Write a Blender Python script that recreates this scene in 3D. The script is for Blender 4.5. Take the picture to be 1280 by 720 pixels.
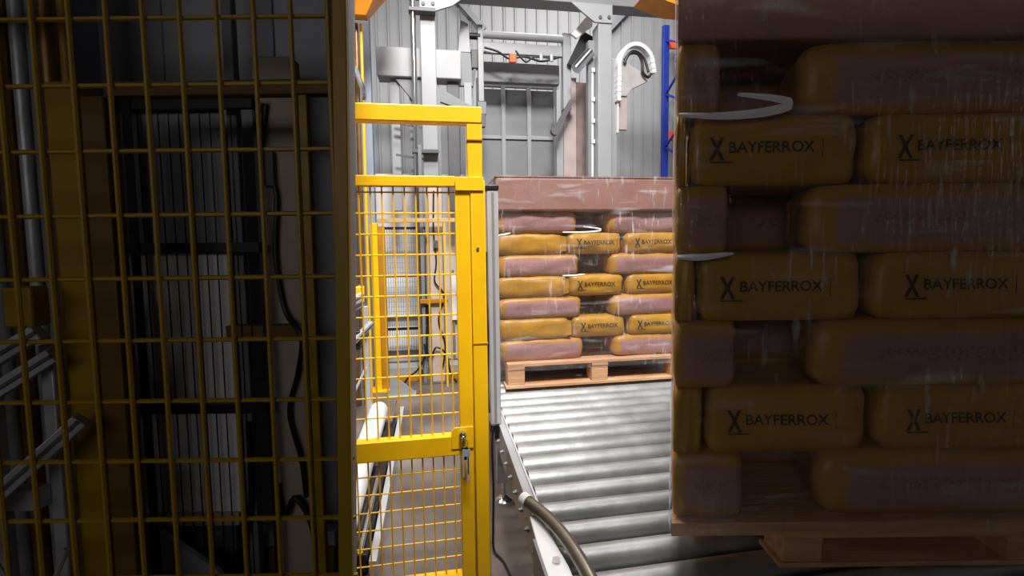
import bpy, math, random
from mathutils import Vector, Matrix, noise
from mathutils.bvhtree import BVHTree
random.seed(7)
for o in list(bpy.data.objects): bpy.data.objects.remove(o)
scene = bpy.context.scene
C = scene.collection
R = math.radians
YAW = R(9.5)

# ------------------------------------------------------------------ camera
cam_d = bpy.data.cameras.new('camera'); cam = bpy.data.objects.new('camera', cam_d); C.objects.link(cam)
PIT, ROLL = R(4.0), R(0.7)
fw = Vector((math.sin(YAW)*math.cos(PIT), math.cos(YAW)*math.cos(PIT), -math.sin(PIT)))
rt = Vector((math.cos(YAW), -math.sin(YAW), 0)); up = rt.cross(fw)
rt2 = rt*math.cos(ROLL) - up*math.sin(ROLL); up2 = rt*math.sin(ROLL) + up*math.cos(ROLL)
cam.matrix_world = Matrix(((rt2.x, up2.x, -fw.x, 0), (rt2.y, up2.y, -fw.y, 0), (rt2.z, up2.z, -fw.z, 1.45), (0, 0, 0, 1)))
cam_d.sensor_width = 36.0; cam_d.lens = 580.0*36.0/1280.0; cam_d.shift_y = -19.0/1280.0
cam_d.clip_start = 0.02
scene.camera = cam

# ------------------------------------------------------------------ world, lamps, exposure
w = bpy.data.worlds.new('hall_air'); scene.world = w; w.use_nodes = True
w.node_tree.nodes['Background'].inputs[0].default_value = (.75, .82, 1, 1)
w.node_tree.nodes['Background'].inputs[1].default_value = 0.03
def lamp(name, x, y, z, power, sx, sy, col=(1, .975, .95), aim=None):
    d = bpy.data.lights.new(name, 'AREA'); d.shape = 'RECTANGLE'; d.size = sx; d.size_y = sy; d.energy = power; d.color = col
    o = bpy.data.objects.new(name, d); C.objects.link(o); o.location = (x, y, z)
    if aim: o.rotation_euler = (Vector(aim)-Vector((x, y, z))).to_track_quat('-Z', 'Y').to_euler()
    return o
lamp('hall_lamp', .35, -.15, 5.7, 440, 1.2, .9, aim=(.6, 2.2, .6))
lamp('hall_lamp', .55, 1.95, 5.8, 140, 1.6, .8)
lamp('hall_lamp', 2.3, 5.7, 5.9, 120, 2.2, 1.0)
lamp('hall_lamp', -1.7, 3.4, 5.8, 95, 1.4, 1.0)
lamp('bay_fill_light', -1.5, -1.8, 2.25, 8.5, 2.6, .6, aim=(-1.0, 1.4, 1.25))  # added fill light under the deck to lift the dark bay
vs = scene.view_settings
vs.view_transform = 'Standard'; vs.look = 'None'; vs.gamma = 1.0; vs.use_curve_mapping = False
vs.exposure = 0.35

# ------------------------------------------------------------------ materials
MATS = {}
def srgb(c): return tuple(((v/255)/12.92 if v/255 <= .04045 else ((v/255+.055)/1.055)**2.4) for v in c)+(1,)
def M(name, rgb, rough=.5, metal=0, var=.12, scale=8, bump=0, bscale=60, stretch=None, rgb2=None, spec=.5, thr=(.35, .7)):
    if name in MATS: return MATS[name]
    m = bpy.data.materials.new(name); m.use_nodes = True; nt = m.node_tree; p = nt.nodes['Principled BSDF']
    p.inputs['Roughness'].default_value = rough; p.inputs['Metallic'].default_value = metal
    p.inputs['Specular IOR Level'].default_value = spec
    tc = nt.nodes.new('ShaderNodeTexCoord'); mp = nt.nodes.new('ShaderNodeMapping'); nt.links.new(tc.outputs['Object'], mp.inputs[0])
    if stretch: mp.inputs['Scale'].default_value = stretch
    n = nt.nodes.new('ShaderNodeTexNoise'); n.inputs['Scale'].default_value = scale; n.inputs['Detail'].default_value = 5
    nt.links.new(mp.outputs[0], n.inputs['Vector'])
    cr = nt.nodes.new('ShaderNodeValToRGB'); a = srgb(rgb)
    b = srgb(rgb2) if rgb2 else tuple(min(1, v*(1+var)) for v in a[:3])+(1,)
    if not rgb2: a = tuple(v*(1-var) for v in a[:3])+(1,)
    cr.color_ramp.elements[0].position, cr.color_ramp.elements[1].position = thr
    cr.color_ramp.elements[0].color = a; cr.color_ramp.elements[1].color = b
    nt.links.new(n.outputs['Fac'], cr.inputs[0]); nt.links.new(cr.outputs[0], p.inputs['Base Color'])
    if bump:
        n2 = nt.nodes.new('ShaderNodeTexNoise'); n2.inputs['Scale'].default_value = bscale; nt.links.new(mp.outputs[0], n2.inputs['Vector'])
        bp = nt.nodes.new('ShaderNodeBump'); bp.inputs['Strength'].default_value = bump; bp.inputs['Distance'].default_value = .01
        nt.links.new(n2.outputs['Fac'], bp.inputs['Height']); nt.links.new(bp.outputs[0], p.inputs['Normal'])
    MATS[name] = m; return m
yellow = M('yellow_paint', (242, 186, 4), .42, var=.06, scale=5, bump=.05)
orange = M('orange_paint', (206, 130, 26), .45, var=.1)
ochre_steel = M('ochre_paint', (176, 120, 24), .5, var=.12)
grey_paint = M('light_grey_paint', (150, 152, 155), .45, var=.06, scale=3)
grey_mid = M('mid_grey_paint', (122, 124, 127), .5, var=.08, scale=3)
grey_blue = M('blue_grey_paint', (138, 147, 162), .5, var=.06, scale=3)
grey_dark = M('dark_grey_paint', (84, 84, 88), .5, var=.1, scale=5)
black = M('black_plastic', (18, 18, 20), .45, var=.2)
white = M('white_paint', (232, 232, 232), .4, var=.04)
white_board = M('white_board', (245, 244, 246), .5, var=.02)
steel = M('galvanised_roller', (146, 148, 148), .42, .45, var=.18, scale=10, bump=.08, bscale=40, stretch=(1, 1, 1))
chrome = M('bright_steel', (225, 226, 228), .16, 1, var=.06)
alu = M('aluminium', (186, 187, 192), .4, .3, var=.06)
tube_steel = M('brushed_tube', (128, 124, 112), .32, .85, var=.12, scale=20)
brass = M('brass_tube', (140, 104, 66), .35, .6, var=.2)
beige = M('beige_paint', (188, 172, 160), .55, var=.08)
pinkbrown = M('pinkish_paint', (172, 156, 154), .55, var=.08)
blue = M('rack_blue', (22, 46, 140), .45, var=.12)
red_orange = M('rack_orange', (222, 84, 30), .45, var=.1)
cladding = M('wall_cladding', (148, 149, 151), .5, var=.05, scale=1.5)
ceil_m = M('ceiling_sheet', (160, 162, 165), .6, var=.05)
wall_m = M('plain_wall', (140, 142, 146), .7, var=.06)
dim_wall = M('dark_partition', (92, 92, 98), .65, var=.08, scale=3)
floor_m = M('concrete_floor', (84, 74, 68), .5, var=.2, scale=2.2, bump=.15, bscale=30, rgb2=(124, 114, 107))
wood = M('pallet_wood', (186, 138, 98), .7, var=.18, scale=5, bump=.25, bscale=20, stretch=(1, 8, 8), rgb2=(216, 174, 134))
card = M('cardboard', (146, 108, 96), .6, var=.06, scale=6, bump=.1)
yellow_dimmed = M('yellow_paint_dimmed', (158, 124, 8), .5, var=.1, scale=5)  # yellow paint darkened, so the bay's shade is partly in the colour
yellow_bag = M('yellow_sack', (186, 138, 40), .42, var=.14, scale=7, bump=.35, bscale=14)
ink = M('black_ink', (58, 42, 24), .6, var=.1)

def pink_sack():
    m = bpy.data.materials.new('labelled_sack'); m.use_nodes = True; nt = m.node_tree; p = nt.nodes['Principled BSDF']
    p.inputs['Roughness'].default_value = .42
    tc = nt.nodes.new('ShaderNodeTexCoord'); sp = nt.nodes.new('ShaderNodeSeparateXYZ')
    n = nt.nodes.new('ShaderNodeTexNoise'); n.inputs['Scale'].default_value = 9; nt.links.new(tc.outputs['Object'], n.inputs['Vector'])
    va = nt.nodes.new('ShaderNodeVectorMath'); va.operation = 'MULTIPLY_ADD'
    nt.links.new(n.outputs['Color'], va.inputs[0]); va.inputs[1].default_value = (.05, .05, .12)
    nt.links.new(tc.outputs['Generated'], va.inputs[2]); nt.links.new(va.outputs[0], sp.inputs[0])
    def rng(sock, lo, hi, soft):
        a = nt.nodes.new('ShaderNodeMapRange'); a.interpolation_type = 'SMOOTHSTEP'
        a.inputs[1].default_value = lo-soft; a.inputs[2].default_value = lo+soft; nt.links.new(sock, a.inputs[0])
        b = nt.nodes.new('ShaderNodeMapRange'); b.interpolation_type = 'SMOOTHSTEP'
        b.inputs[1].default_value = hi-soft; b.inputs[2].default_value = hi+soft; b.inputs[3].default_value = 1; b.inputs[4].default_value = 0; nt.links.new(sock, b.inputs[0])
        k = nt.nodes.new('ShaderNodeMath'); k.operation = 'MULTIPLY'; nt.links.new(a.outputs[0], k.inputs[0]); nt.links.new(b.outputs[0], k.inputs[1]); return k
    def mul(a, b):
        k = nt.nodes.new('ShaderNodeMath'); k.operation = 'MULTIPLY'; nt.links.new(a.outputs[0], k.inputs[0]); nt.links.new(b.outputs[0], k.inputs[1]); return k
    def mix(f, a, b):
        k = nt.nodes.new('ShaderNodeMix'); k.data_type = 'RGBA'; nt.links.new(f, k.inputs[0])
        for s, i in ((a, 6), (b, 7)):
            if isinstance(s, tuple): k.inputs[i].default_value = s
            else: nt.links.new(s, k.inputs[i])
        return k.outputs[2]
    label = mul(rng(sp.outputs[0], .12, .97, .015), rng(sp.outputs[2], .2, .86, .04))
    base = mix(n.outputs['Fac'], srgb((172, 122, 44)), srgb((190, 142, 58)))
    lab = mix(n.outputs['Fac'], srgb((156, 118, 114)), srgb((176, 138, 136)))
    # faint worn print along the middle of the label
    mp = nt.nodes.new('ShaderNodeMapping'); mp.inputs['Scale'].default_value = (70, 1, 18); nt.links.new(tc.outputs['Generated'], mp.inputs[0])
    n2 = nt.nodes.new('ShaderNodeTexNoise'); n2.inputs['Scale'].default_value = 1; nt.links.new(mp.outputs[0], n2.inputs['Vector'])
    thr = nt.nodes.new('ShaderNodeMapRange'); thr.inputs[1].default_value = .5; thr.inputs[2].default_value = .62; nt.links.new(n2.outputs['Fac'], thr.inputs[0])
    band = mul(mul(rng(sp.outputs[2], .47, .66, .02), rng(sp.outputs[0], .22, .9, .02)), thr)
    sc = nt.nodes.new('ShaderNodeMath'); sc.operation = 'MULTIPLY'; sc.inputs[1].default_value = .55; nt.links.new(band.outputs[0], sc.inputs[0])
    lab = mix(sc.outputs[0], lab, srgb((110, 66, 78)))
    nt.links.new(mix(label.outputs[0], base, lab), p.inputs['Base Color'])
    n3 = nt.nodes.new('ShaderNodeTexNoise'); n3.inputs['Scale'].default_value = 14; nt.links.new(tc.outputs['Object'], n3.inputs['Vector'])
    bp = nt.nodes.new('ShaderNodeBump'); bp.inputs['Strength'].default_value = .3; bp.inputs['Distance'].default_value = .01
    nt.links.new(n3.outputs['Fac'], bp.inputs['Height']); nt.links.new(bp.outputs[0], p.inputs['Normal'])
    return m
label_bag = pink_sack()

def film_material():
    m = bpy.data.materials.new('stretch_film'); m.use_nodes = True; nt = m.node_tree
    out = nt.nodes['Material Output']; nt.nodes.remove(nt.nodes['Principled BSDF'])
    tr = nt.nodes.new('ShaderNodeBsdfTransparent'); tr.inputs[0].default_value = (.97, .96, .97, 1)
    gl = nt.nodes.new('ShaderNodeBsdfGlossy'); gl.inputs['Roughness'].default_value = .26; gl.inputs[0].default_value = (1, 1, 1, 1)
    df = nt.nodes.new('ShaderNodeBsdfDiffuse'); df.inputs[0].default_value = (.85, .82, .86, 1)
    tc = nt.nodes.new('ShaderNodeTexCoord'); mp = nt.nodes.new('ShaderNodeMapping'); nt.links.new(tc.outputs['Object'], mp.inputs[0])
    mp.inputs['Scale'].default_value = (60, 60, 9); mp.inputs['Rotation'].default_value = (0, R(14), 0)
    n = nt.nodes.new('ShaderNodeTexNoise'); n.inputs['Scale'].default_value = 1; n.inputs['Detail'].default_value = 2; nt.links.new(mp.outputs[0], n.inputs['Vector'])
    mp2 = nt.nodes.new('ShaderNodeMapping'); nt.links.new(tc.outputs['Object'], mp2.inputs[0]); mp2.inputs['Scale'].default_value = (3, 3, 22)
    nb = nt.nodes.new('ShaderNodeTexNoise'); nb.inputs['Scale'].default_value = 1; nb.inputs['Detail'].default_value = 3; nt.links.new(mp2.outputs[0], nb.inputs['Vector'])
    bp = nt.nodes.new('ShaderNodeBump'); bp.inputs['Strength'].default_value = .45; bp.inputs['Distance'].default_value = .012; nt.links.new(n.outputs['Fac'], bp.inputs['Height'])
    bp2 = nt.nodes.new('ShaderNodeBump'); bp2.inputs['Strength'].default_value = .6; bp2.inputs['Distance'].default_value = .012
    nt.links.new(nb.outputs['Fac'], bp2.inputs['Height']); nt.links.new(bp.outputs[0], bp2.inputs['Normal'])
    nt.links.new(bp2.outputs[0], gl.inputs['Normal'])
    r1 = nt.nodes.new('ShaderNodeMapRange'); r1.inputs[1].default_value = .60; r1.inputs[2].default_value = .72; r1.inputs[3].default_value = .04; r1.inputs[4].default_value = .42; nt.links.new(n.outputs['Fac'], r1.inputs[0])  # thin white streaks painted in as glints
    r2 = nt.nodes.new('ShaderNodeMapRange'); r2.inputs[1].default_value = .58; r2.inputs[2].default_value = .72; r2.inputs[3].default_value = 0; r2.inputs[4].default_value = .3; nt.links.new(nb.outputs['Fac'], r2.inputs[0])  # white bands painted in as glints across the film
    nl = nt.nodes.new('ShaderNodeTexNoise'); nl.inputs['Scale'].default_value = 3.2; nt.links.new(tc.outputs['Object'], nl.inputs['Vector'])
    rl = nt.nodes.new('ShaderNodeMapRange'); rl.inputs[1].default_value = .42; rl.inputs[2].default_value = .66; nt.links.new(nl.outputs['Fac'], rl.inputs[0])
    rm = nt.nodes.new('ShaderNodeMath'); rm.operation = 'MULTIPLY'; nt.links.new(r1.outputs[0], rm.inputs[0]); nt.links.new(rl.outputs[0], rm.inputs[1])
    ad = nt.nodes.new('ShaderNodeMath'); ad.operation = 'ADD'; nt.links.new(rm.outputs[0], ad.inputs[0]); nt.links.new(r2.outputs[0], ad.inputs[1])
    m1 = nt.nodes.new('ShaderNodeMixShader'); nt.links.new(ad.outputs[0], m1.inputs[0]); nt.links.new(tr.outputs[0], m1.inputs[1]); nt.links.new(df.outputs[0], m1.inputs[2])
    fr = nt.nodes.new('ShaderNodeLayerWeight'); fr.inputs[0].default_value = .5; nt.links.new(bp2.outputs[0], fr.inputs['Normal'])
    pw = nt.nodes.new('ShaderNodeMath'); pw.operation = 'POWER'; pw.inputs[1].default_value = 4.0; nt.links.new(fr.outputs['Facing'], pw.inputs[0])
    ml = nt.nodes.new('ShaderNodeMath'); ml.operation = 'MULTIPLY_ADD'; ml.inputs[1].default_value = .6; ml.inputs[2].default_value = .10; ml.use_clamp = True; nt.links.new(pw.outputs[0], ml.inputs[0])
    m2 = nt.nodes.new('ShaderNodeMixShader'); nt.links.new(ml.outputs[0], m2.inputs[0]); nt.links.new(m1.outputs[0], m2.inputs[1]); nt.links.new(gl.outputs[0], m2.inputs[2])
    nt.links.new(m2.outputs[0], out.inputs[0]); return m
film_m = film_material()

# ------------------------------------------------------------------ mesh helpers
class MB:
    def __init__(s): s.v = []; s.f = []
    def add(s, vs, fs):
        b = len(s.v); s.v += [tuple(x) for x in vs]; s.f += [tuple(i+b for i in f) for f in fs]; return s
    def box(s, x0, x1, y0, y1, z0, z1):
        return s.add([(x0,y0,z0),(x1,y0,z0),(x1,y1,z0),(x0,y1,z0),(x0,y0,z1),(x1,y0,z1),(x1,y1,z1),(x0,y1,z1)],
                     [(0,3,2,1),(4,5,6,7),(0,1,5,4),(1,2,6,5),(2,3,7,6),(3,0,4,7)])
    def prism(s, pts, axis, a, b):                        # polygon in the two other axes, extruded along axis
        n = len(pts)
        def mk(p, t): return (t, p[0], p[1]) if axis == 'x' else (p[0], t, p[1]) if axis == 'y' else (p[0], p[1], t)
        return s.add([mk(p, a) for p in pts]+[mk(p, b) for p in pts],
                     [tuple(range(n))[::-1], tuple(range(n, 2*n))]+[(i, (i+1) % n, n+(i+1) % n, n+i) for i in range(n)])
    def bar(s, p, q, wd, ht):
        p, q = Vector(p), Vector(q); d = (q-p).normalized(); sd = d.cross(Vector((0, 0, 1)))
        if sd.length < .01: sd = Vector((1, 0, 0))
        sd.normalize(); u = sd.cross(d); vs = []
        for c in (p, q):
            for a, b in ((-1,-1),(1,-1),(1,1),(-1,1)): vs.append(c+sd*a*wd/2+u*b*ht/2)
        return s.add(vs, [(0,1,2,3),(7,6,5,4),(0,4,5,1),(1,5,6,2),(2,6,7,3),(3,7,4,0)])
    def tube(s, pts, r, n=10, caps=True):
        pts = [Vector(p) for p in pts]; b = len(s.v); prev = None
        for i, p in enumerate(pts):
            d = (pts[min(i+1, len(pts)-1)]-pts[max(i-1, 0)]).normalized()
            a = prev if prev is not None else (Vector((0, 0, 1)) if abs(d.z) < .9 else Vector((1, 0, 0)))
            x = (a-d*a.dot(d)).normalized(); prev = x; y = d.cross(x)
            rr = r[i] if isinstance(r, (list, tuple)) else r
            for k in range(n):
                t = 2*math.pi*k/n; s.v.append(tuple(p+x*math.cos(t)*rr+y*math.sin(t)*rr))
        for i in range(len(pts)-1):
            for k in range(n): s.f.append((b+i*n+k, b+i*n+(k+1) % n, b+(i+1)*n+(k+1) % n, b+(i+1)*n+k))
        if caps:
            s.f.append(tuple(b+k for k in range(n))[::-1]); s.f.append(tuple(b+(len(pts)-1)*n+k for k in range(n)))
        return s
def curve(pts, n=8):                                      # Catmull-Rom through points
    P = [Vector(p) for p in pts]; P = [P[0]]+P+[P[-1]]; out = []
    for i in range(1, len(P)-2):
        for k in range(n):
            t = k/n; a, b, c, d = P[i-1], P[i], P[i+1], P[i+2]
            out.append(.5*((2*b)+(c-a)*t+(2*a-5*b+4*c-d)*t*t+(3*b-a-3*c+d)*t**3))
    out.append(P[-2]); return out
def mesh(name, mb, mat, smooth=True):
    me = bpy.data.meshes.new(name); me.from_pydata(mb.v, [], mb.f); me.validate(); me.update()
    me.materials.append(mat)
    if smooth:
        me.shade_smooth(); me.set_sharp_from_angle(angle=R(38))
    return me
def link(name, me, parent=None, loc=(0, 0, 0), rotz=0):
    o = bpy.data.objects.new(name, me); C.objects.link(o); o.parent = parent; o.location = loc; o.rotation_euler = (0, 0, rotz); return o
def bevel(o, wd, seg=2):
    m = o.modifiers.new('bevel', 'BEVEL'); m.width = wd; m.segments = seg; m.limit_method = 'ANGLE'; return o
def tag(o, label, cat, group=None):
    o['label'] = label; o['category'] = cat
    if group: o['group'] = group
    return o
class T:                                                  # a thing: an Empty at its base, in the hall frame or the frame of the turned bays
    def __init__(s, name, label, cat, org, bay=False, group=None):
        o = bpy.data.objects.new(name, None); C.objects.link(o); o.empty_display_size = .1
        s.o = o; s.org = Vector(org); tag(o, label, cat, group)
        o.location = W(*org) if bay else org
        if bay: o.rotation_euler = (0, 0, -YAW)
    def part(s, name, mb, mat, parent=None, bev=0, label=None, smooth=True):
        mb.v = [tuple(Vector(v)-s.org) for v in mb.v]
        o = link(name, mesh(name, mb, mat, smooth), parent or s.o)
        if bev: bevel(o, bev)
        if label: o['label'] = label
        return o
    def put(s, name, me, loc, parent=None, rotz=0): return link(name, me, parent or s.o, Vector(loc)-s.org, rotz)
def W(u, v, z=0): return (u*math.cos(YAW)+v*math.sin(YAW), -u*math.sin(YAW)+v*math.cos(YAW), z)
def single(name, label, cat, mb, mat, org, bay=False, group=None, bev=0):
    o = Vector(org); mb.v = [tuple(Vector(v)-o) for v in mb.v]
    ob = link(name, mesh(name, mb, mat), None, W(*org) if bay else org, -YAW if bay else 0)
    if bev: bevel(ob, bev)
    return tag(ob, label, cat, group)
def struct(name, mb, mat, bay=False):
    o = link(name, mesh(name, mb, mat), None, (0, 0, 0), -YAW if bay else 0); o['kind'] = 'structure'; return o

# ------------------------------------------------------------------ the hall
X0, X1, Y0, Y1, ZC = -4.2, 5.4, -3.2, 7.6, 6.2
struct('floor', MB().box(X0-.2, X1+.2, Y0-.2, Y1+.3, -.2, 0), floor_m)
wb = struct('wall_back', MB().box(X0, X1, Y1+.06, Y1+.25, 0, ZC), wall_m)
prof = []
RP = .18
for k in range(6):
    x = k*RP
    prof += [(x, 0), (x+RP-.045, 0), (x+RP-.035, -.03), (x+RP-.012, -.03)]
prof += [(6*RP, 0)]
mb = MB(); n = len(prof)
mb.add([(p[0], p[1], 0) for p in prof]+[(p[0], p[1], ZC) for p in prof]+[(p[0], .055, 0) for p in prof]+[(p[0], .055, ZC) for p in prof],
       [(i, i+1, n+i+1, n+i) for i in range(n-1)]+[(2*n+i+1, 2*n+i, 3*n+i, 3*n+i+1) for i in range(n-1)]+[(0, n, 3*n, 2*n), (n-1, 3*n-1, 4*n-1, 2*n-1)])
sheet = mesh('cladding_sheet', mb, cladding, smooth=False)
x = X0
while x < X1-.9:
    link('cladding_sheet', sheet, wb, (x, Y1, 0)); x += 6*RP+.004
struct('wall_left', MB().box(X0-.2, X0, Y0, Y1+.25, 0, ZC), wall_m)
struct('wall_right', MB().box(X1, X1+.2, Y0, Y1+.25, 0, ZC), wall_m)
struct('wall_front', MB().box(X0, X1, Y0-.2, Y0, 0, ZC), dim_wall)
struct('ceiling', MB().box(X0-.2, X1+.2, Y0-.2, Y1+.25, ZC, ZC+.2), ceil_m)
# added deck, out of view, shading the near part, and added bay under it
struct('shade_deck', MB().prism([(-4.0, -3.0), (4.6, -3.0), (4.6, 1.0), (-4.0, 1.0)], 'z', 2.43, 2.58), dim_wall, bay=True)
struct('shade_roof', MB().prism([(-.235, .78), (-.480, 1.60), (-2.0, 1.60), (-2.0, .78)], 'z', 2.40, 2.43), dim_wall, bay=True)  # added unseen roof keeps lamp light out of the bay
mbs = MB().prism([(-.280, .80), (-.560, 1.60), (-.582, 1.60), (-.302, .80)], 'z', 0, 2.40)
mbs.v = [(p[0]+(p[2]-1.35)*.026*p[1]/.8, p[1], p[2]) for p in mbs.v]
struct('shade_wall_side', mbs, dim_wall, bay=True)  # added angled panel keeps hall light out of the bay
struct('shade_wall_end', MB().box(-2.0, -1.97, .8, 1.58, 0, 2.40), dim_wall, bay=True)
br = struct('shade_wall_rear', MB().prism([(-1.97, 0), (-.637, 0), (-.527, 2.40), (-1.97, 2.40)], 'y', 1.58, 1.60), dim_wall, bay=True)  # added wall hides the bright hall behind the bay
bpan = mesh('panel', MB().box(0, .178, -.012, 0, .02, 2.39), M('bay_panel_grey', (176, 176, 184), .55, var=.08, scale=2))
for k in range(7): bevel(link('panel', bpan, br, (-1.86+k*.182, 1.579, 0)), .004)

# ------------------------------------------------------------------ far side: roller conveyor
t = T('roller_conveyor', 'long grey roller conveyor carrying the wrapped pallets', 'conveyor', (.95, .7, 0))
CY0, CY1 = .62, 3.75
for xa, xb, lip in ((.279, .309, .02), (2.27, 2.30, -.02)):
    rail = t.part('side_rail', MB().box(xa, xb, CY0, CY1, .455, .598), grey_paint, bev=.003)
    if lip > 0: t.part('rail_lip', MB().box(xb, xb+.007, CY0, CY1, .575, .601), alu, rail)
rme = mesh('roller', MB().tube([(.322, 0, 0), (2.265, 0, 0)], .0445, 20), steel)
sme = mesh('roller_shaft', MB().tube([(.300, 0, 0), (.324, 0, 0)], .012, 8), grey_dark)
bme = mesh('bolt', MB().tube([(0, 0, 0), (.008, 0, 0)], .010, 6).tube([(-.006, 0, 0), (0, 0, 0)], .006, 6), grey_mid)
y = .735
while y < CY1-.05:
    r = t.put('roller', rme, (0, y, .555)); r.rotation_euler = (random.random()*6, 0, 0)
    t.put('bolt', bme, (.271, y, .525)); y += .111
def leg(x, y):
    l = t.part('leg', MB().box(x, x+.075, y, y+.075, .13, .46), grey_paint, bev=.003)
    t.part('foot_rod', MB().tube([(x+.037, y+.037, .03), (x+.037, y+.037, .14)], .012, 8), chrome, l)
    t.part('foot_pad', MB().tube([(x+.037, y+.037, 0), (x+.037, y+.037, .018), (x+.037, y+.037, .04)], [.05, .048, .018], 14), chrome, l)
for yy in (2.42, 3.5, .8):
    leg(.312, yy); leg(2.19, yy)
    t.part('cross_member', MB().box(0.387, 2.19, yy+.01, yy+.06, .36, .44), grey_dark)
t = T('guide_tube', 'bent steel guide tube on a white bracket at conveyor edge', 'guide rail', (.3, 1.1, .598))
t.part('bracket_plate', MB().prism([(.268, 1.33), (.296, 1.34), (.322, 1.10), (.326, .80), (.258, .80), (.262, 1.20)], 'z', .602, .614), white, bev=.002)
t.part('bracket_flange', MB().box(.254, .262, .80, 1.22, .52, .614), grey_mid)
t.part('bent_tube', MB().tube(curve([(.268, 1.372, .636), (.303, 1.29, .638), (.330, 1.19, .640), (.345, 1.09, .640), (.352, .98, .638), (.354, .78, .635)]), .0185, 14), tube_steel)
t.part('end_collar', MB().tube([(.260, 1.389, .636), (.272, 1.364, .636)], .021, 14), white)
b = t.part('mounting_bolt', MB().tube([(.295, 1.12, .614), (.295, 1.12, .622)], .011, 6), chrome)
t.part('mounting_bolt', MB().tube([(.312, .95, .614), (.312, .95, .622)], .011, 6), chrome)
for yy in (1.28, .9): t.part('tube_clip', MB().box(.312, .330, yy-.012, yy+.012, .614, .63), white)

# ------------------------------------------------------------------ wooden pallets
def pallet(t, x0, x1, y0, y1, z0, h, nb=3, bh=.018):
    d = y1-y0
    for k in range(nb):
        yb = y0+(d-.1)*k/(nb-1)
        b = t.part('bottom_board', MB().box(x0-(.012 if k == 0 else 0), x1, yb, yb+.1, z0, z0+bh), wood, bev=.002)
        for j in range(3):
            xb = x0+(x1-x0-.1)*j/2
            t.part('block', MB().box(xb, xb+.1, yb+.004, yb+.096, z0+bh, z0+h-2*bh), wood, bev=.003)
    for j in range(3):
        xb = x0+(x1-x0-.1)*j/2
        t.part('stringer_board', MB().box(xb, xb+.1, y0, y1, z0+h-2*bh, z0+h-bh), wood, bev=.002)
    m = 5
    for k in range(m):
        yb = y0+(d-.1)*k/(m-1); t.part('deck_board', MB().box(x0, x1, yb, yb+.1, z0+h-bh, z0+h), wood, bev=.002)
t = T('wooden_pallet', 'pale wooden pallet in bright light under the wrapped sacks', 'pallet', (.95, 2.57, .6), group='wooden pallets')
pallet(t, .398, 1.50, 2.567, 3.40, .6, .144)
# ------------------------------------------------------------------ sacks
def sack_mesh(name, L, D, H, seed, mat, shear=0, nexp=11):
    nx, ny, nz = 16, 8, 6; idx = {}; mb = MB(); V = []
    def vid(i, j, k):
        if (i, j, k) in idx: return idx[(i, j, k)]
        p = Vector((2*i/nx-1, 2*j/ny-1, 2*k/nz-1)); s = (abs(p.x)**nexp+abs(p.y)**nexp+abs(p.z)**nexp)**(1/nexp); q = p/s
        e = abs(q.x)
        z = q.z*(1-.07*max(0, (e-.7)/.3)**2)
        nn = noise.noise(Vector((q.x*2.1+seed*7.3, q.y*1.7, z*1.5+seed)))
        n2 = noise.noise(Vector((q.x*6+seed*3.1, q.z*3.0, seed)))
        y = q.y*(1+.05*nn+.02*n2)*(1-.03*abs(q.z))
        x = q.x*(1+.02*nn)
        yy = (y+1)*D/2
        V.append((x*L/2+shear*yy, yy, (z+1)*H/2)); idx[(i, j, k)] = len(V)-1; return len(V)-1
    F = []
    for i in range(nx):
        for j in range(ny):
            F.append((vid(i,j,0), vid(i,j+1,0), vid(i+1,j+1,0), vid(i+1,j,0))); F.append((vid(i,j,nz), vid(i+1,j,nz), vid(i+1,j+1,nz), vid(i,j+1,nz)))
    for i in range(nx):
        for k in range(nz):
            F.append((vid(i,0,k), vid(i+1,0,k), vid(i+1,0,k+1), vid(i,0,k+1))); F.append((vid(i,ny,k), vid(i,ny,k+1), vid(i+1,ny,k+1), vid(i+1,ny,k)))
    for j in range(ny):
        for k in range(nz):
            F.append((vid(0,j,k), vid(0,j,k+1), vid(0,j+1,k+1), vid(0,j+1,k))); F.append((vid(nx,j,k), vid(nx,j+1,k), vid(nx,j+1,k+1), vid(nx,j,k+1)))
    mb.v = V; mb.f = F
    me = bpy.data.meshes.new(name); me.from_pydata(V, [], F); me.materials.append(mat); me.shade_smooth(); me.update()
    return me
def text_geo(txt, size, bold=.0):
    cu = bpy.data.curves.new('lettering', 'FONT'); cu.body = txt; cu.size = size; cu.offset = bold; cu.align_x = 'LEFT'; cu.resolution_u = 3
    ob = bpy.data.objects.new('lettering', cu); C.objects.link(ob)
    dg = bpy.context.evaluated_depsgraph_get(); me = bpy.data.meshes.new_from_object(ob.evaluated_get(dg))
    vs = [v.co.copy() for v in me.vertices]; fs = [tuple(p.vertices) for p in me.polygons]
    bpy.data.objects.remove(ob); bpy.data.meshes.remove(me); return vs, fs
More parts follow.
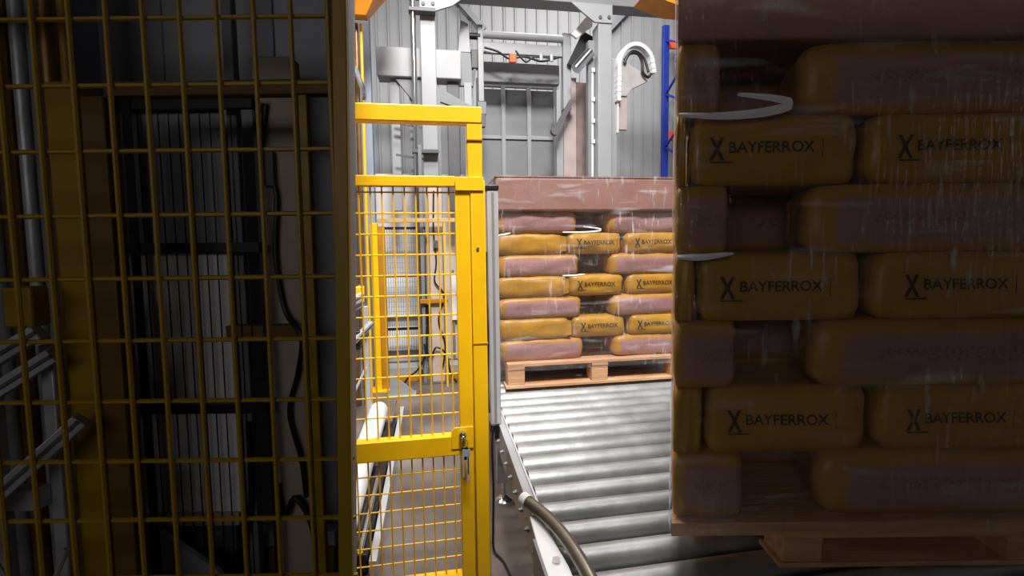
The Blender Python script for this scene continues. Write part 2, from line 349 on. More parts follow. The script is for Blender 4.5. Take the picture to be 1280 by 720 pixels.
def lettering_mesh(sack, x0, z0, width):
    """logo cross, the word, a thin closing bar, laid on the front of the sack"""
    parts = []
    vs, fs = text_geo('BAYFERROX', 1.0, .018)
    xm = max(v.x for v in vs); k = width*.76/xm
    parts.append(([Vector((v.x*k+width*.16, v.y*k)) for v in vs], fs)); ch = .70*k
    vs, fs = text_geo('X', 1.0, .03)
    kx = 2.0*ch/.70; parts.append(([Vector((v.x*kx*.62, v.y*kx-ch*.62)) for v in vs], fs))
    a, b = width*.985, width*.993
    parts.append(([Vector((a, -ch*.5)), Vector((b, -ch*.5)), Vector((b, ch*1.25)), Vector((a, ch*1.25))], [(0, 1, 2, 3)]))
    parts.append(([Vector((0, -ch*.95)), Vector((width*.2, -ch*.95)), Vector((width*.2, -ch*.8)), Vector((0, -ch*.8))], [(0, 1, 2, 3)]))
    bvh = BVHTree.FromPolygons([v.co for v in sack.vertices], [tuple(p.vertices) for p in sack.polygons])
    mb = MB()
    for vs, fs in parts:
        out = []
        for v in vs:
            hit = bvh.ray_cast(Vector((x0+v.x, -1, z0+v.y)), Vector((0, 1, 0)))[0]
            out.append((x0+v.x, (hit.y if hit else 0)-.0016, z0+v.y))
        mb.add(out, fs)
    return mesh('printed_lettering', mb, ink, smooth=False)
ORD = ['bottom', 'second', 'third', 'fourth', 'fifth', 'sixth', 'seventh']
def stack(layout_pink, layout_yellow, y0, D, z0, h, where, bay, shear, textw, group, jit):
    for L in range(7):
        pink = L % 2 == 0
        spans = (layout_pink if pink else layout_yellow)(L)
        for kind, xa, xb, dy, pos in spans:
            mat = label_bag if pink else yellow_bag
            me = sack_mesh('sack', xb-xa, D, h*1.03, L*5.1+xa*3+(9 if bay else 0), mat, shear)
            xc = (xa+xb)/2; yy = y0+dy+random.uniform(0, jit)
            xc += shear*(yy-y0)
            org = (xc, yy, z0+L*h)
            o = link('sack', me, None, W(*org) if bay else org, -YAW if bay else 0)
            lay = ORD[L]+(' layer' if L == 0 else ' layer up')
            if kind == 'text':
                ln = lettering_mesh(me, -(xb-xa)/2+(xb-xa)*textw[0]+random.uniform(-.006, .006), h*.47, textw[1])
                link('printed_lettering', ln, o)['label'] = 'black printed lettering BAYFERROX with a cross'
                lab = 'yellow printed sack %s of the %s, %s' % (pos, lay, where)
            elif kind == 'fold':
                lab = 'plain yellow sack with folded end in the %s, %s' % (lay, where)
                Ls = xb-xa
                f = MB().add([(Ls*.40, .012, h*.12), (Ls*.5+.003, -.004, h*.2), (Ls*.5+.003, -.004, h*.86), (Ls*.40, .012, h*.9),
                              (Ls*.40, .03, h*.12), (Ls*.5-.002, .03, h*.2), (Ls*.5-.002, .03, h*.86), (Ls*.40, .03, h*.9)],
                             [(0,1,2,3), (7,6,5,4), (0,4,5,1), (1,5,6,2), (2,6,7,3), (3,7,4,0)])
                link('end_fold', mesh('end_fold', f, yellow_bag), o)
            elif kind == 'plain':
                lab = 'narrow yellow sack at the left edge in the %s, %s' % (lay, where)
            elif kind == 'pink':
                lab = 'mauve labelled sack %s in the %s, %s' % (pos, lay, where)
            else:
                lab = 'rear sack %s the front row in the %s, %s' % (pos, lay, where)
            tag(o, lab, 'sack', group)
def far_pink(L):
    s = .007*(3-L)
    return [('pink', .352+s*.4, .850+s, 0, 'left of gap'), ('pink', 1.03+s, 1.50, 0, 'right of gap'), ('back', .37, 1.49, .375, 'behind')]
def far_yellow(L):
    s = .007*(3-L)
    return [('fold', .352+s*.4, .768+s, 0, 'at left end'), ('text', .776+s, 1.116+s, .004, 'in the middle'), ('text', 1.134+s, 1.50, 0, 'at right end'), ('back', .37, 1.49, .375, 'behind')]
FZ, FH = .744, .1237
stack(far_pink, far_yellow, 2.60, .36, FZ, FH, 'bright pallet', False, 0, (.16, .25), 'sacks on the bright pallet', .012)
t = T('cardboard_carton', 'wide brown cardboard carton on top of the bright wrapped load', 'carton', (.92, 2.57, FZ+7*FH))
ctop = 1.808
t.part('carton_body', MB().box(.345, 1.515, 2.575, 3.35, FZ+7*FH+.003, ctop-.006), card, bev=.012)
t.part('lid_flap', MB().box(.343, .93, 2.573, 3.352, ctop-.006, ctop), card)
t.part('lid_flap', MB().box(.933, 1.517, 2.573, 3.352, ctop-.006, ctop), card)
# stretch film around a load
def film(name, label, loop, z0, z1, org, bay, amp, step=.05, group=None):
    pts = []
    for i in range(len(loop)):
        a, b = Vector(loop[i]), Vector(loop[(i+1) % len(loop)]); m = max(2, int((b-a).length/step))
        nrm = Vector((b.y-a.y, a.x-b.x)).normalized()
        for k in range(m): pts.append((a+(b-a)*k/m, nrm, min(k, m-k)/m))
    rows = int((z1-z0)/.03); n = len(pts); mb = MB()
    for r in range(rows+1):
        z = z0+(z1-z0)*r/rows
        for p, nr, e in pts:
            d = amp*noise.noise(Vector((p.x*3.5, p.y*3.5, z*9)))+amp*.5*noise.noise(Vector((p.x*12+p.y*12, z*3, 4.2)))
            d *= min(1, e*6+.25)
            q = p+nr*(d+amp*.4); mb.v.append((q.x, q.y, z))
    for r in range(rows):
        for k in range(n): mb.f.append((r*n+k, r*n+(k+1) % n, (r+1)*n+(k+1) % n, (r+1)*n+k))
    o = single(name, label, 'stretch film', mb, film_m, org, bay, group); return o
fold_glare_m = M('film_fold_glare', (236, 232, 236), .22, var=.05)
def fold(parent, org, pts, hw):                            # white ribbon painted as glare on a loose film tail, doubled back
    P = curve(pts, 6); mb = MB(); n = len(P)
    for i, p in enumerate(P):
        k = hw*(.35+.65*math.sin(math.pi*min(1, (i+1)/n)))
        for dz, dy in ((-k, 0), (0, -.004), (k, 0), (k, .0015), (-k, .0015)): mb.v.append(tuple(p+Vector((0, dy, dz))-Vector(org)))
    for i in range(n-1):
        for j in range(5): mb.f.append((i*5+j, i*5+(j+1) % 5, (i+1)*5+(j+1) % 5, (i+1)*5+j))
    link('film_fold_glare', mesh('film_fold_glare', mb, fold_glare_m), parent)
ff = film('stretch_film', 'clear stretch film wrapped around the bright pallet load', [(.335, 2.565), (1.527, 2.565), (1.527, 3.36), (.335, 3.36)], .70, ctop+.004, (.93, 2.565, .70), False, .011, group='stretch films')

fold(ff, (.93, 2.565, .70), [(.72, 2.548, 1.492), (.80, 2.546, 1.490), (.90, 2.545, 1.493), (.945, 2.543, 1.502), (.92, 2.541, 1.512), (.84, 2.541, 1.522)], .006)
fold(ff, (.93, 2.565, .70), [(.355, 2.55, 1.478), (.39, 2.549, 1.482), (.42, 2.55, 1.490)], .006)
fold(ff, (.93, 2.565, .70), [(.72, 2.55, 1.245), (.79, 2.549, 1.245), (.85, 2.55, 1.252)], .005)

# ------------------------------------------------------------------ yellow gate
GY = 1.86
t = T('gate_frame', 'yellow steel gate post and overhead beam beside the conveyor', 'gate frame', (.178, GY, 0))
t.part('post', MB().box(.148, .206, GY, GY+.06, .0, 1.69), yellow, bev=.004)
t.part('upper_post', MB().box(.138, .198, GY+.003, GY+.06, 1.69, 1.914), yellow, bev=.003)
t.part('overhead_beam', MB().box(-.95, .198, GY, GY+.06, 1.912, 1.976), yellow, bev=.004)
t.part('post', MB().box(-.95, -.89, GY+.003, GY+.06, 0, 1.912), yellow, bev=.004)
t.part('corner_box', MB().box(.088, .2, GY-.006, GY-.0005, 1.648, 1.702), yellow, bev=.002)
t.part('base_plate', MB().box(.146, .208, GY-.004, GY+.11, 0, .008), yellow, bev=.002)
for z in (1.845, 1.03):
    xx = .137 if z > 1.7 else .147
    t.part('cable_tie', MB().box(xx, xx+.062, GY-.0025, GY+.063, z, z+.005), ochre_steel)
t.part('screw', MB().tube([(.173, GY-.004, 1.418), (.173, GY+.004, 1.418)], .006, 10), grey_dark)
t = T('gate_door', 'yellow gate leaf with welded mesh and a lock plate', 'gate', (-.37, GY, .05))
t.part('lock_stile', MB().box(.087, .1445, GY+.004, GY+.05, .018, 1.700), yellow, bev=.004)
t.part('hinge_stile', MB().box(-.885, -.83, GY+.004, GY+.05, .018, 1.70), yellow, bev=.004)
t.part('top_rail', MB().box(-.83, .088, GY+.004, GY+.05, 1.665, 1.706), yellow, bev=.003)
t.part('middle_rail', MB().box(-.83, .088, GY+.002, GY+.05, .571, .654), yellow, bev=.004)
t.part('bottom_rail', MB().box(-.83, .088, GY+.004, GY+.05, .018, .05), yellow, bev=.003)
wv1 = mesh('wire', MB().tube([(0, 0, .65), (0, 0, 1.67)], .0032, 6, False), yellow)
wv2 = mesh('wire', MB().tube([(0, 0, .04), (0, 0, .575)], .0032, 6, False), yellow)
wh = mesh('wire', MB().tube([(-.84, 0, 0), (.09, 0, 0)], .0032, 6, False), yellow)
wht = mesh('top_wire', MB().tube([(-.84, 0, 0), (.09, 0, 0)], .0030, 6, False), yellow)
x = .063
while x > -.83:
    t.put('wire', wv1, (x, GY+.026, 0)); t.put('wire', wv2, (x, GY+.026, 0)); x -= .0432
for k in range(12): t.put('wire', wh, (0, GY+.030, .668+.082*(k+.9)))
for k in range(7): t.put('wire', wh, (0, GY+.030, .571-.0755*(k+.95)))
t.part('lock_plate', MB().prism([(.052, .60), (.142, .60), (.142, .690), (.066, .690), (.052, .676)], 'y', GY-.002, GY+.0035), yellow, bev=.0015)
lk = t.part('lock_cylinder', MB().tube([(.098, GY-.022, .664), (.098, GY-.001, .664)], .014, 16).tube([(.098, GY-.026, .664), (.098, GY-.022, .664)], [.009, .014], 16), chrome)
t = T('key_bunch', 'bunch of metal keys hanging from the gate lock', 'keys', (.103, GY-.03, .45))
ring = [(.103+.013*math.cos(a), GY-.034+.004*math.sin(a), .635+.016*math.sin(a)) for a in [2*math.pi*i/16 for i in range(17)]]
t.part('key_ring', MB().tube(ring, .0018, 6, False), chrome)
t.part('key_in_lock', MB().box(.0955, .1005, GY-.05, GY-.027, .648, .668), chrome)
t.part('key_fob', MB().box(.092, .116, GY-.034, GY-.027, .565, .622), black, bev=.003)
for dx, a, zl in ((-.004, -.004, .50), (.006, .004, .475), (.012, .001, .51)):
    k = t.part('key', MB().box(.097+dx, .113+dx, GY-.043-.002*dx, GY-.0405, .585, .615).box(.101+dx+a, .108+dx+a, GY-.043, GY-.041, zl, .587), alu)

# ------------------------------------------------------------------ light curtain post and cable
t = T('light_curtain_post', 'slim aluminium sensor post between gate and wrapped pallet', 'sensor post', (.264, 2.1, .56))
pr = t.part('profile', MB().box(.240, .289, 2.08, 2.14, .60, 1.675), alu, bev=.003)
t.part('front_slot', MB().box(.258, .270, 2.0785, 2.0800, .61, 1.665), grey_mid, pr)
t.part('top_cap', MB().box(.234, .292, 2.076, 2.144, 1.675, 1.698), black, bev=.004)
t.part('bottom_cap', MB().box(.238, .279, 2.08, 2.14, .562, .60), black, bev=.004)
t.part('mounting_bracket', MB().box(.2600, .2785, 2.10, 2.13, .50, .562), grey_dark)
single('black_cable', 'black cable dropping from the sensor post to the floor', 'cable',
       MB().tube(curve([(.250, 2.07, .60), (.242, 2.06, .5), (.244, 2.05, .3), (.240, 2.05, .12), (.242, 2.04, .02), (.28, 1.95, .008), (.3, 1.7, .008), (.24, 1.3, .008)]), .0055, 8), black, (.242, 2.05, 0))
single('black_cable', 'black cable running up the left side of the sensor post', 'cable',
       MB().tube(curve([(.232, 2.075, 1.40), (.230, 2.075, 1.2), (.234, 2.075, 1.0), (.229, 2.075, .8), (.234, 2.075, .66)]), .0042, 8), black, (.232, 2.075, .66))

# ------------------------------------------------------------------ lifting machine behind the pallet
t = T('lifting_gantry', 'tall light grey steel gantry with two columns behind the pallet', 'machine', (.92, 4.95, 0))
def bolts(t, parent, pts, y):
    for x, z in pts: t.part('bolt_head', MB().tube([(x, y-.012, z), (x, y+.001, z)], .019, 8), grey_dark, parent)
t.part('column', MB().box(-.085, .065, 4.86, 5.03, .0, 3.74), grey_paint, bev=.006)
t.part('column_flange', MB().box(.066, .100, 4.95, 5.03, .10, 3.0), grey_mid, bev=.003)
t.part('column', MB().box(1.775, 1.925, 4.86, 5.05, 0, 3.74), grey_paint, bev=.006)
t.part('column_flange', MB().box(1.926, 2.03, 4.97, 5.05, 0, 3.42), grey_paint, bev=.003)
t.part('column_flange', MB().box(1.70, 1.774, 4.97, 5.05, 0, 3.6), grey_mid, bev=.003)
g = t.part('gusset', MB().prism([(-.085, 3.742), (.075, 3.742), (.24, 3.80), (.40, 3.92), (-.085, 3.92)], 'y', 4.845, 4.87), grey_paint, bev=.003)
bolts(t, g, ((-.048, 3.80), (.046, 3.806)), 4.845)
g = t.part('gusset', MB().prism([(1.925, 3.735), (1.73, 3.735), (1.62, 3.81), (1.47, 3.925), (1.925, 3.925)], 'y', 4.845, 4.87), grey_paint, bev=.003)
bolts(t, g, ((1.788, 3.787), (1.885, 3.793)), 4.845)
t.part('cross_beam', MB().box(-.8, 3.2, 4.86, 5.06, 3.925, 4.12), grey_mid, bev=.006)
t.part('side_beam', MB().box(-.535, .33, 5.04, 5.26, 3.15, 3.45), grey_paint, bev=.012)
t.part('base_beam', MB().box(-.60, 1.7, 4.90, 5.08, .05, .14), grey_paint, bev=.006)
t.part('base_channel', MB().box(-.62, 1.7, 4.84, 4.895, .0, .06), ochre_steel, bev=.004)
t.part('lower_shelf', MB().prism([(.05, 2.95), (.5, 2.80), (.5, 2.86), (.05, 3.10)], 'y', 5.1, 5.16), grey_mid)
t.part('under_bracket', MB().prism([(-.36, 3.148), (-.05, 3.148), (-.05, 2.85), (-.12, 2.85)], 'y', 5.08, 5.14), grey_mid)
for x0, x1, z0 in ((-.41, -.32, 1.9), (-.22, -.15, 1.9), (.18, .30, 1.8), (.36, .44, 2.0)):
    t.part('rear_upright', MB().box(x0, x1, 5.12, 5.2, 1.78, 3.149), grey_paint if x0 != .18 else grey_dark, bev=.003)
for z in (3.705, 2.345):
    t.part('pipe_clamp', MB().box(-.19, .07, 4.75, 4.855, z-.018, z+.018), grey_dark, bev=.003)
t.part('vertical_pipe', MB().tube([(-.15, 4.80, .14), (-.15, 4.80, 4.3)], .027, 14), chrome)
for z in (2.62, 2.70, 2.30):
    t.part('spring_lever', MB().bar((-.36, 4.95, z+.04), (-.09, 4.95, z), .02, .018), grey_dark)
t.part('motor_drum', MB().tube([(1.54, 4.93, 3.27), (1.71, 4.93, 3.46)], .055, 16), chrome)
t.part('daylight_strip', MB().box(1.735, 1.75, 4.955, 4.968, 2.1, 3.30), white_board)  # white strip painted for daylight showing in the gap by the column
for z in (3.28, 2.97, 2.74, 2.52): t.part('daylight_spot', MB().box(1.73, 1.765, 4.94, 4.954, z-.022, z+.022), white_board, bev=.003)  # white patches stand in for spots of daylight through gaps

t = T('lifting_cage', 'grey lifting frame with arms and tubes between gantry columns', 'lifting frame', (1.05, 5.3, 2.3))
t.part('frame_post', MB().box(.53, .592, 5.27, 5.35, 3.0, 3.83), grey_paint, bev=.005)
t.part('post_foot', MB().box(.52, .615, 5.27, 5.35, 2.86, 2.999), grey_mid, bev=.005)
t.part('clamp_jaw', MB().box(.545, .60, 5.26, 5.34, 2.72, 2.859), grey_dark, bev=.004)
t.part('frame_post', MB().box(1.505, 1.60, 5.27, 5.37, 2.95, 3.80), grey_paint, bev=.006)
t.part('lower_post', MB().box(1.46, 1.54, 5.40, 5.5, 0, 3.2), grey_paint, bev=.004)
t.part('lower_post', MB().box(1.545, 1.70, 5.40, 5.5, 0, 3.35), pinkbrown, bev=.004)
t.part('lower_post', MB().box(1.705, 1.82, 5.40, 5.5, 0, 3.30), M('dim_brown_paint', (128, 108, 106), .55), bev=.004)
t.part('cross_tube', MB().tube([(.592, 5.30, 3.735), (1.505, 5.30, 3.735)], .042, 14), grey_paint)
t.part('cross_beam', MB().box(.592, 1.505, 5.31, 5.36, 3.545, 3.665), grey_paint, bev=.005)
t.part('rear_beam', MB().box(.60, 1.55, 5.60, 5.70, 3.33, 3.56), grey_mid, bev=.005)
t.part('arm_plate', MB().prism([(.31, 3.52), (.345, 3.86), (.43, 3.83), (.45, 3.52)], 'y', 5.265, 5.30), grey_paint, bev=.004)
t.part('arm_lower', MB().prism([(.45, 3.52), (.31, 3.52), (.27, 3.22), (.30, 3.16), (.47, 3.16)], 'y', 5.27, 5.32), grey_mid, bev=.004)
t.part('pivot_shaft', MB().tube([(.42, 5.30, 3.71), (.56, 5.30, 3.71)], .035, 12), black)
t.part('slide_block', MB().box(.455, .53, 5.28, 5.36, 3.36, 3.56), black, bev=.006)
t.part('tie_arm', MB().bar((.52, 5.31, 3.5), (.42, 5.31, 2.9), .035, .03), grey_dark)
t.part('tie_arm', MB().bar((1.58, 5.20, 3.02), (1.40, 5.20, 2.70), .05, .055), grey_dark)
t.part('arm_joint', MB().tube([(1.385, 5.17, 2.68), (1.385, 5.24, 2.68)], .05, 12), grey_dark)
t.part('white_plate', MB().prism([(1.56, 3.72), (1.80, 4.0), (1.80, 3.82), (1.74, 3.78), (1.62, 3.68)], 'y', 5.12, 5.16), white_board)
t.part('dark_arm', MB().bar((1.60, 5.22, 3.40), (1.78, 5.22, 3.76), .06, .14), black)
t.part('cable', MB().tube(curve([(.60, 5.26, 3.58), (.75, 5.25, 3.54), (.88, 5.25, 3.47), (1.05, 5.25, 3.50), (1.25, 5.25, 3.46), (1.46, 5.26, 3.52)]), .012, 7), black)
t.part('cable', MB().tube(curve([(.95, 5.25, 3.56), (1.06, 5.24, 3.44), (1.16, 5.25, 3.50), (1.34, 5.25, 3.50)]), .010, 7), black)
t.part('orange_connector', MB().box(.875, .955, 5.22, 5.27, 3.42, 3.52), red_orange, bev=.01)
for x in (1.24, 1.36): t.part('cable_gland', MB().tube([(x, 5.24, 3.46), (x, 5.24, 3.53)], .02, 8), alu)

# ------------------------------------------------------------------ panelled screen, cable chain, rack, brace shadows
t = T('panelled_screen', 'grey panelled steel screen with crossing ribs behind the lifting frame', 'screen', (1.15, 6.0, 0))
xs, zs = [.60, .915, 1.25, 1.60], [1.0, 1.9, 2.77, 3.40]
for i in range(3):
    for k in range(3):
        t.part('panel', MB().box(xs[i]+.022, xs[i+1]-.022, 6.02, 6.035, zs[k]+.022, zs[k+1]-.022), M('screen_grey', (124, 126, 128), .5, var=.1, scale=2))
for x in xs: t.part('rib', MB().box(x-.025, x+.025, 5.98, 6.04, 0, 3.5), grey_paint, bev=.004)
for z in zs:
    for i in range(3): t.part('cross_rib', MB().box(xs[i]+.025, xs[i+1]-.025, 5.99, 6.04, z-.022 if z < 3.3 else z, z+.022 if z < 3.3 else z+.09), grey_paint, bev=.004)

t = T('cable_chain', 'white arched cable chain with black hoses right of the column', 'cable chain', (2.1, 4.95, 2.66))
path = [Vector((2.035, 4.93, 2.95)), Vector((2.035, 4.93, 3.1)), Vector((2.04, 4.93, 3.26))]
for i in range(13):
    a = math.pi*(1-i/14.0); path.append(Vector((2.22+.185*math.cos(a), 4.93, 3.32+.225*math.sin(a))))
path.append(Vector((2.415, 4.93, 3.26)))
path = curve(path, 3)
mb = MB(); acc = 0
for i in range(len(path)-1):
    a, b = path[i], path[i+1]; d = (b-a); nrm = Vector((-d.z, 0, d.x)).normalized()
    a2 = a+d*.08; b2 = b-d*.08; vs_ = []
    for c in (a2, b2):
        for s_, q in ((-1, 0), (1, 0), (1, 1), (-1, 1)): vs_.append(c+Vector((0, s_*.045, 0))+nrm*(q*.040-.006))
    mb.add(vs_, [(0, 1, 2, 3), (7, 6, 5, 4), (0, 4, 5, 1), (1, 5, 6, 2), (2, 6, 7, 3), (3, 7, 4, 0)])
o = t.part('chain_links', mb, white_board)
t.part('hose', MB().tube(curve([(2.09, 4.92, 3.36), (2.15, 4.92, 3.46), (2.24, 4.91, 3.46), (2.29, 4.91, 3.38), (2.30, 4.91, 3.27), (2.36, 4.91, 3.22), (2.40, 4.91, 3.26)]), .016, 8), black)
t.part('hose', MB().tube(curve([(2.10, 4.94, 3.40), (2.20, 4.94, 3.50), (2.32, 4.94, 3.44), (2.385, 4.94, 3.28)]), .014, 8), black)
t.part('trough', MB().prism([(2.055, 3.02), (2.13, 3.02), (2.20, 3.10), (2.38, 3.19), (2.30, 3.29), (2.09, 3.40), (2.06, 3.36)], 'y', 4.95, 5.0), M('trough_grey', (168, 164, 164), .5), bev=.004)
t.part('chain_guide', MB().box(2.033, 2.15, 4.97, 5.02, 2.66, 3.03), pinkbrown, bev=.004)
t.part('guide_lip', MB().box(2.018, 2.033, 4.93, 5.02, 2.62, 3.05), white)

t = T('pallet_rack', 'tall blue pallet rack frame with orange beams by back wall', 'rack', (3.78, 7.2, 0))
for xx in (3.73, 5.1):
    for yy in (7.2, 6.3): t.part('upright', MB().box(xx, xx+.10, yy, yy+.07, 0, 4.88), blue, bev=.004)
for k in range(5):
    z = .4+k*.85
    t.part('brace', MB().bar((3.78, 7.2, z), (3.78, 6.37, z+.42), .03, .03), blue); t.part('brace', MB().bar((3.78, 6.37, z+.43), (3.78, 7.2, z+.84), .03, .03), blue)
for z in (1.6, 3.13, 4.59):
    t.part('load_beam', MB().box(3.832, 5.098, 7.2, 7.25, z-.07, z+.07), red_orange, bev=.004)
single('brace_shadow_bar', 'dark diagonal bar for a brace shadow, back wall right of the column', 'brace', MB().bar((2.70, 7.49, 4.66), (3.66, 7.49, 5.66), .06, .09), grey_mid, (2.7, 7.49, 4.66), group='brace shadows')  # solid bars stand in for shadow lines on the cladding
single('brace_shadow_bar', 'dark diagonal bar for a brace shadow, back wall left of the lifting frame', 'brace', MB().bar((.86, 7.49, 4.75), (-.0, 7.49, 5.66), .06, .09), grey_mid, (.86, 7.49, 4.75), group='brace shadows')
single('orange_beam', 'orange steel beam end at top right above the column', 'beam', MB().prism([(2.16, 3.915), (2.5, 3.82), (3.3, 3.82), (3.3, 3.92), (2.16, 3.92)], 'y', 4.55, 4.855), orange, (2.6, 4.6, 3.77), bev=.006)
t = T('orange_hopper', 'orange tapered hopper hanging at the upper left', 'hopper', (-.56, 4.1, 3.3))
t.part('hopper_cone', MB().add([(-.60, 4.05, 3.29), (-.50, 4.05, 3.29), (-.50, 4.15, 3.29), (-.60, 4.15, 3.29), (-.95, 3.9, 3.62), (-.29, 3.9, 3.62), (-.29, 4.3, 3.62), (-.95, 4.3, 3.62)],
       [(0, 3, 2, 1), (4, 5, 6, 7), (0, 1, 5, 4), (1, 2, 6, 5), (2, 3, 7, 6), (3, 0, 4, 7)]), orange, bev=.004)
t.part('hopper_rim', MB().box(-.97, -.27, 3.88, 4.32, 3.62, 3.95), orange, bev=.006)
t = T('tube_bundle', 'bundle of vertical brown and silver tubes under the orange hopper', 'tubes', (-.65, 4.2, 0))
for x, r, m_, z0 in ((-.80, .024, brass, .0), (-.745, .016, chrome, .0), (-.705, .026, brass, .0), (-.655, .020, chrome, .0), (-.618, .018, brass, .0), (-.578, .012, yellow, .0)):
    t.part('tube', MB().tube([(x, 4.2, z0), (x+.015, 4.2, 3.285)], r, 10), m_)
t.part('yellow_junction', MB().box(-.69, -.60, 4.10, 4.175, .95, 1.07), yellow, bev=.008)
single('flexible_hose', 'silver flexible hose slanting across the upper left tubes', 'hose', MB().tube(curve([(-.72, 4.10, 3.28), (-.64, 4.08, 3.17), (-.62, 4.08, 3.1), (-.70, 4.08, 3.05), (-.60, 4.08, 2.86), (-.545, 4.08, 2.70), (-.55, 4.10, 2.63)]), .022, 8), chrome, (-.6, 4.08, 2.63))
single('grey_column', 'slim blue grey steel column behind the gate', 'column', MB().box(-.685, -.562, 4.75, 4.86, 0, 3.9), grey_blue, (-.62, 4.8, 0), bev=.006)
t = T('far_fence', 'yellow post and rail fence standing behind the gate mesh', 'fence', (-.53, 4.65, 0))
t.part('post', MB().box(-.595, -.53, 4.59, 4.66, .01, 1.63), yellow, bev=.004)
t.part('shaded_side', MB().box(-.529, -.465, 4.61, 4.66, .01, 1.60), ochre_steel, bev=.003)  # darker part stands in for the post's shaded side face
t.part('foot_plate', MB().box(-.68, -.43, 4.54, 4.72, 0, .01), yellow)
t.part('top_rail', MB().box(-.529, .46, 4.60, 4.65, 1.635, 1.675), M('tan_paint', (196, 160, 108), .5), bev=.003)
t.part('slim_post', MB().box(.095, .113, 4.60, 4.65, .0, 1.634), yellow)
t.part('post', MB().box(.40, .46, 4.60, 4.66, .0, 1.634), yellow, bev=.004)
t = T('black_mesh_screen', 'black framed wire mesh screen deep behind the gate', 'screen', (-.3, 5.3, 0))
for z in (1.60, 1.07, .47): t.part('frame_bar', MB().box(-.56, -.10, 5.30, 5.325, z-.014, z+.014), black); 
for z in (1.60, 1.07): t.part('frame_bar', MB().box(.24, .42, 5.30, 5.325, z-.014, z+.014), black)
for x in (-.62, -.585): t.part('frame_post', MB().box(x-.016, x+.016, 5.29, 5.33, 0, 1.615), black)
t.part('frame_post', MB().box(-.10, -.08, 5.29, 5.33, 0, 1.615), black)
t.part('frame_post', MB().box(.42, .44, 5.29, 5.33, 0, 1.615), black)
mb = MB(); x = -.56
while x < .42:
    if x < -.1 or x > .24: mb.box(x-.0018, x+.0018, 5.31, 5.313, .2, 1.6)
    x += .026
z = .5
while z < 1.6: mb.box(-.56, -.10, 5.315, 5.318, z, z+.002); z += .055
o = t.part('wire_mesh', mb, grey_dark); o['kind'] = 'stuff'
for nm, x0, x1, z0, z1, lab in (('white_board', -.60, -.14, .57, 1.03, 'white board standing in for window daylight, upper one behind the black mesh'), ('white_board', -.60, -.14, .16, .44, 'low white board behind the black mesh near the floor'), ('white_board', .20, .50, .50, 1.05, 'bright white board right of the beige column')):  # the upper board's white stands in for window daylight
    single(nm, lab, 'board', MB().box(x0, x1, 5.62, 5.65, z0-.005, z1), white_board, ((x0+x1)/2, 5.63, z0))
single('backing_panel', 'tall pale panel standing behind the black mesh screen', 'panel', MB().box(-.75, .55, 5.70, 5.73, 0, 2.25), M('pale_panel', (206, 198, 198), .6, var=.05, scale=2), (-.1, 5.71, 0), bev=.003)
t = T('board_stand', 'thin grey stand holding the white boards behind the mesh', 'stand', (-.1, 5.68, 0))
for x in (-.58, -.16, .22, .48): t.part('stand_post', MB().box(x-.015, x+.015, 5.651, 5.68, 0, 1.1), grey_mid)
t = T('beige_column', 'beige column with hanging black hose inside the fenced area', 'column', (.03, 4.75, 0))
t.part('shaft', MB().box(-.045, .088, 4.74, 4.83, .01, 1.98), beige, bev=.005)
t.part('slim_shaft', MB().box(-.135, -.10, 4.74, 4.79, .01, 2.4), grey_mid, bev=.003)
t.part('shelf_bracket', MB().box(-.15, .13, 4.69, 4.739, .83, .87), ochre_steel, bev=.003)
t.part('dark_box', MB().box(-.10, -.05, 4.74, 4.78, .60, .81), black, bev=.004)
t.part('base_plate', MB().box(-.17, .14, 4.70, 4.838, 0, .01), grey_dark)
t.part('hose', MB().tube(curve([(.01, 4.72, 1.95), (.0, 4.72, 1.55), (.02, 4.72, 1.25), (.0, 4.72, 1.05), (.09, 4.72, .9), (.03, 4.72, .66), (.09, 4.72, .40), (.06, 4.72, .16)]), .008, 7), black)
t.part('hose', MB().tube(curve([(-.12, 4.70, .42), (-.06, 4.69, .28), (.0, 4.69, .38), (.10, 4.69, .30), (.14, 4.69, .1), (.2, 4.68, .012)]), .010, 7), black)
t.part('hose', MB().tube(curve([(-.09, 4.70, .60), (-.10, 4.68, .35), (-.18, 4.66, .18), (-.28, 4.65, .10), (-.34, 4.65, .012)]), .010, 7), black)
t.part('connector_block', MB().box(-.005, .045, 4.70, 4.739, 1.38, 1.46), grey_dark, bev=.004)
t = T('floor_bracket', 'pale metal bracket plate lying on the floor by the yellow post', 'bracket', (-.33, 4.45, 0))
t.part('plate', MB().prism([(-.44, .012), (-.22, .012), (-.22, .04), (-.40, .20), (-.44, .20)], 'y', 4.40, 4.42), grey_paint)
t.part('foot', MB().box(-.46, -.20, 4.36, 4.50, 0, .012), grey_paint)
t = T('aluminium_stand', 'stand of angled aluminium profiles at the left behind the gate', 'stand', (-.62, 3.5, 0))
for p, q in (((-.78, 3.35, .86), (-.535, 3.62, 1.00)), ((-.78, 3.30, .92), (-.535, 3.57, 1.06)), ((-.80, 3.25, .54), (-.475, 3.60, .84))):
    b = t.part('profile', MB().bar(p, q, .04, .04), alu, bev=.003)
    pv, qv = Vector(p), Vector(q); off = Vector((.016, -.016, 0))
    t.part('profile_slot', MB().bar(pv+off+Vector((0, 0, -.0)), qv+off, .006, .008), grey_dark, b)
for x, y in ((-.74, 3.40), (-.52, 3.58)): t.part('leg', MB().box(x-.02, x+.02, y, y+.04, 0, .97), alu, bev=.003)
t.part('black_box', MB().box(-.72, -.55, 3.50, 3.56, .66, .80), black, bev=.006)
t.part('cross_wire', MB().tube(curve([(-.73, 3.40, .60), (-.66, 3.40, .42), (-.68, 3.40, .2), (-.60, 3.42, .05)]), .012, 7), white)
t.part('cross_wire', MB().tube([(-.72, 3.41, .1), (-.53, 3.56, .5)], .010, 7), alu)
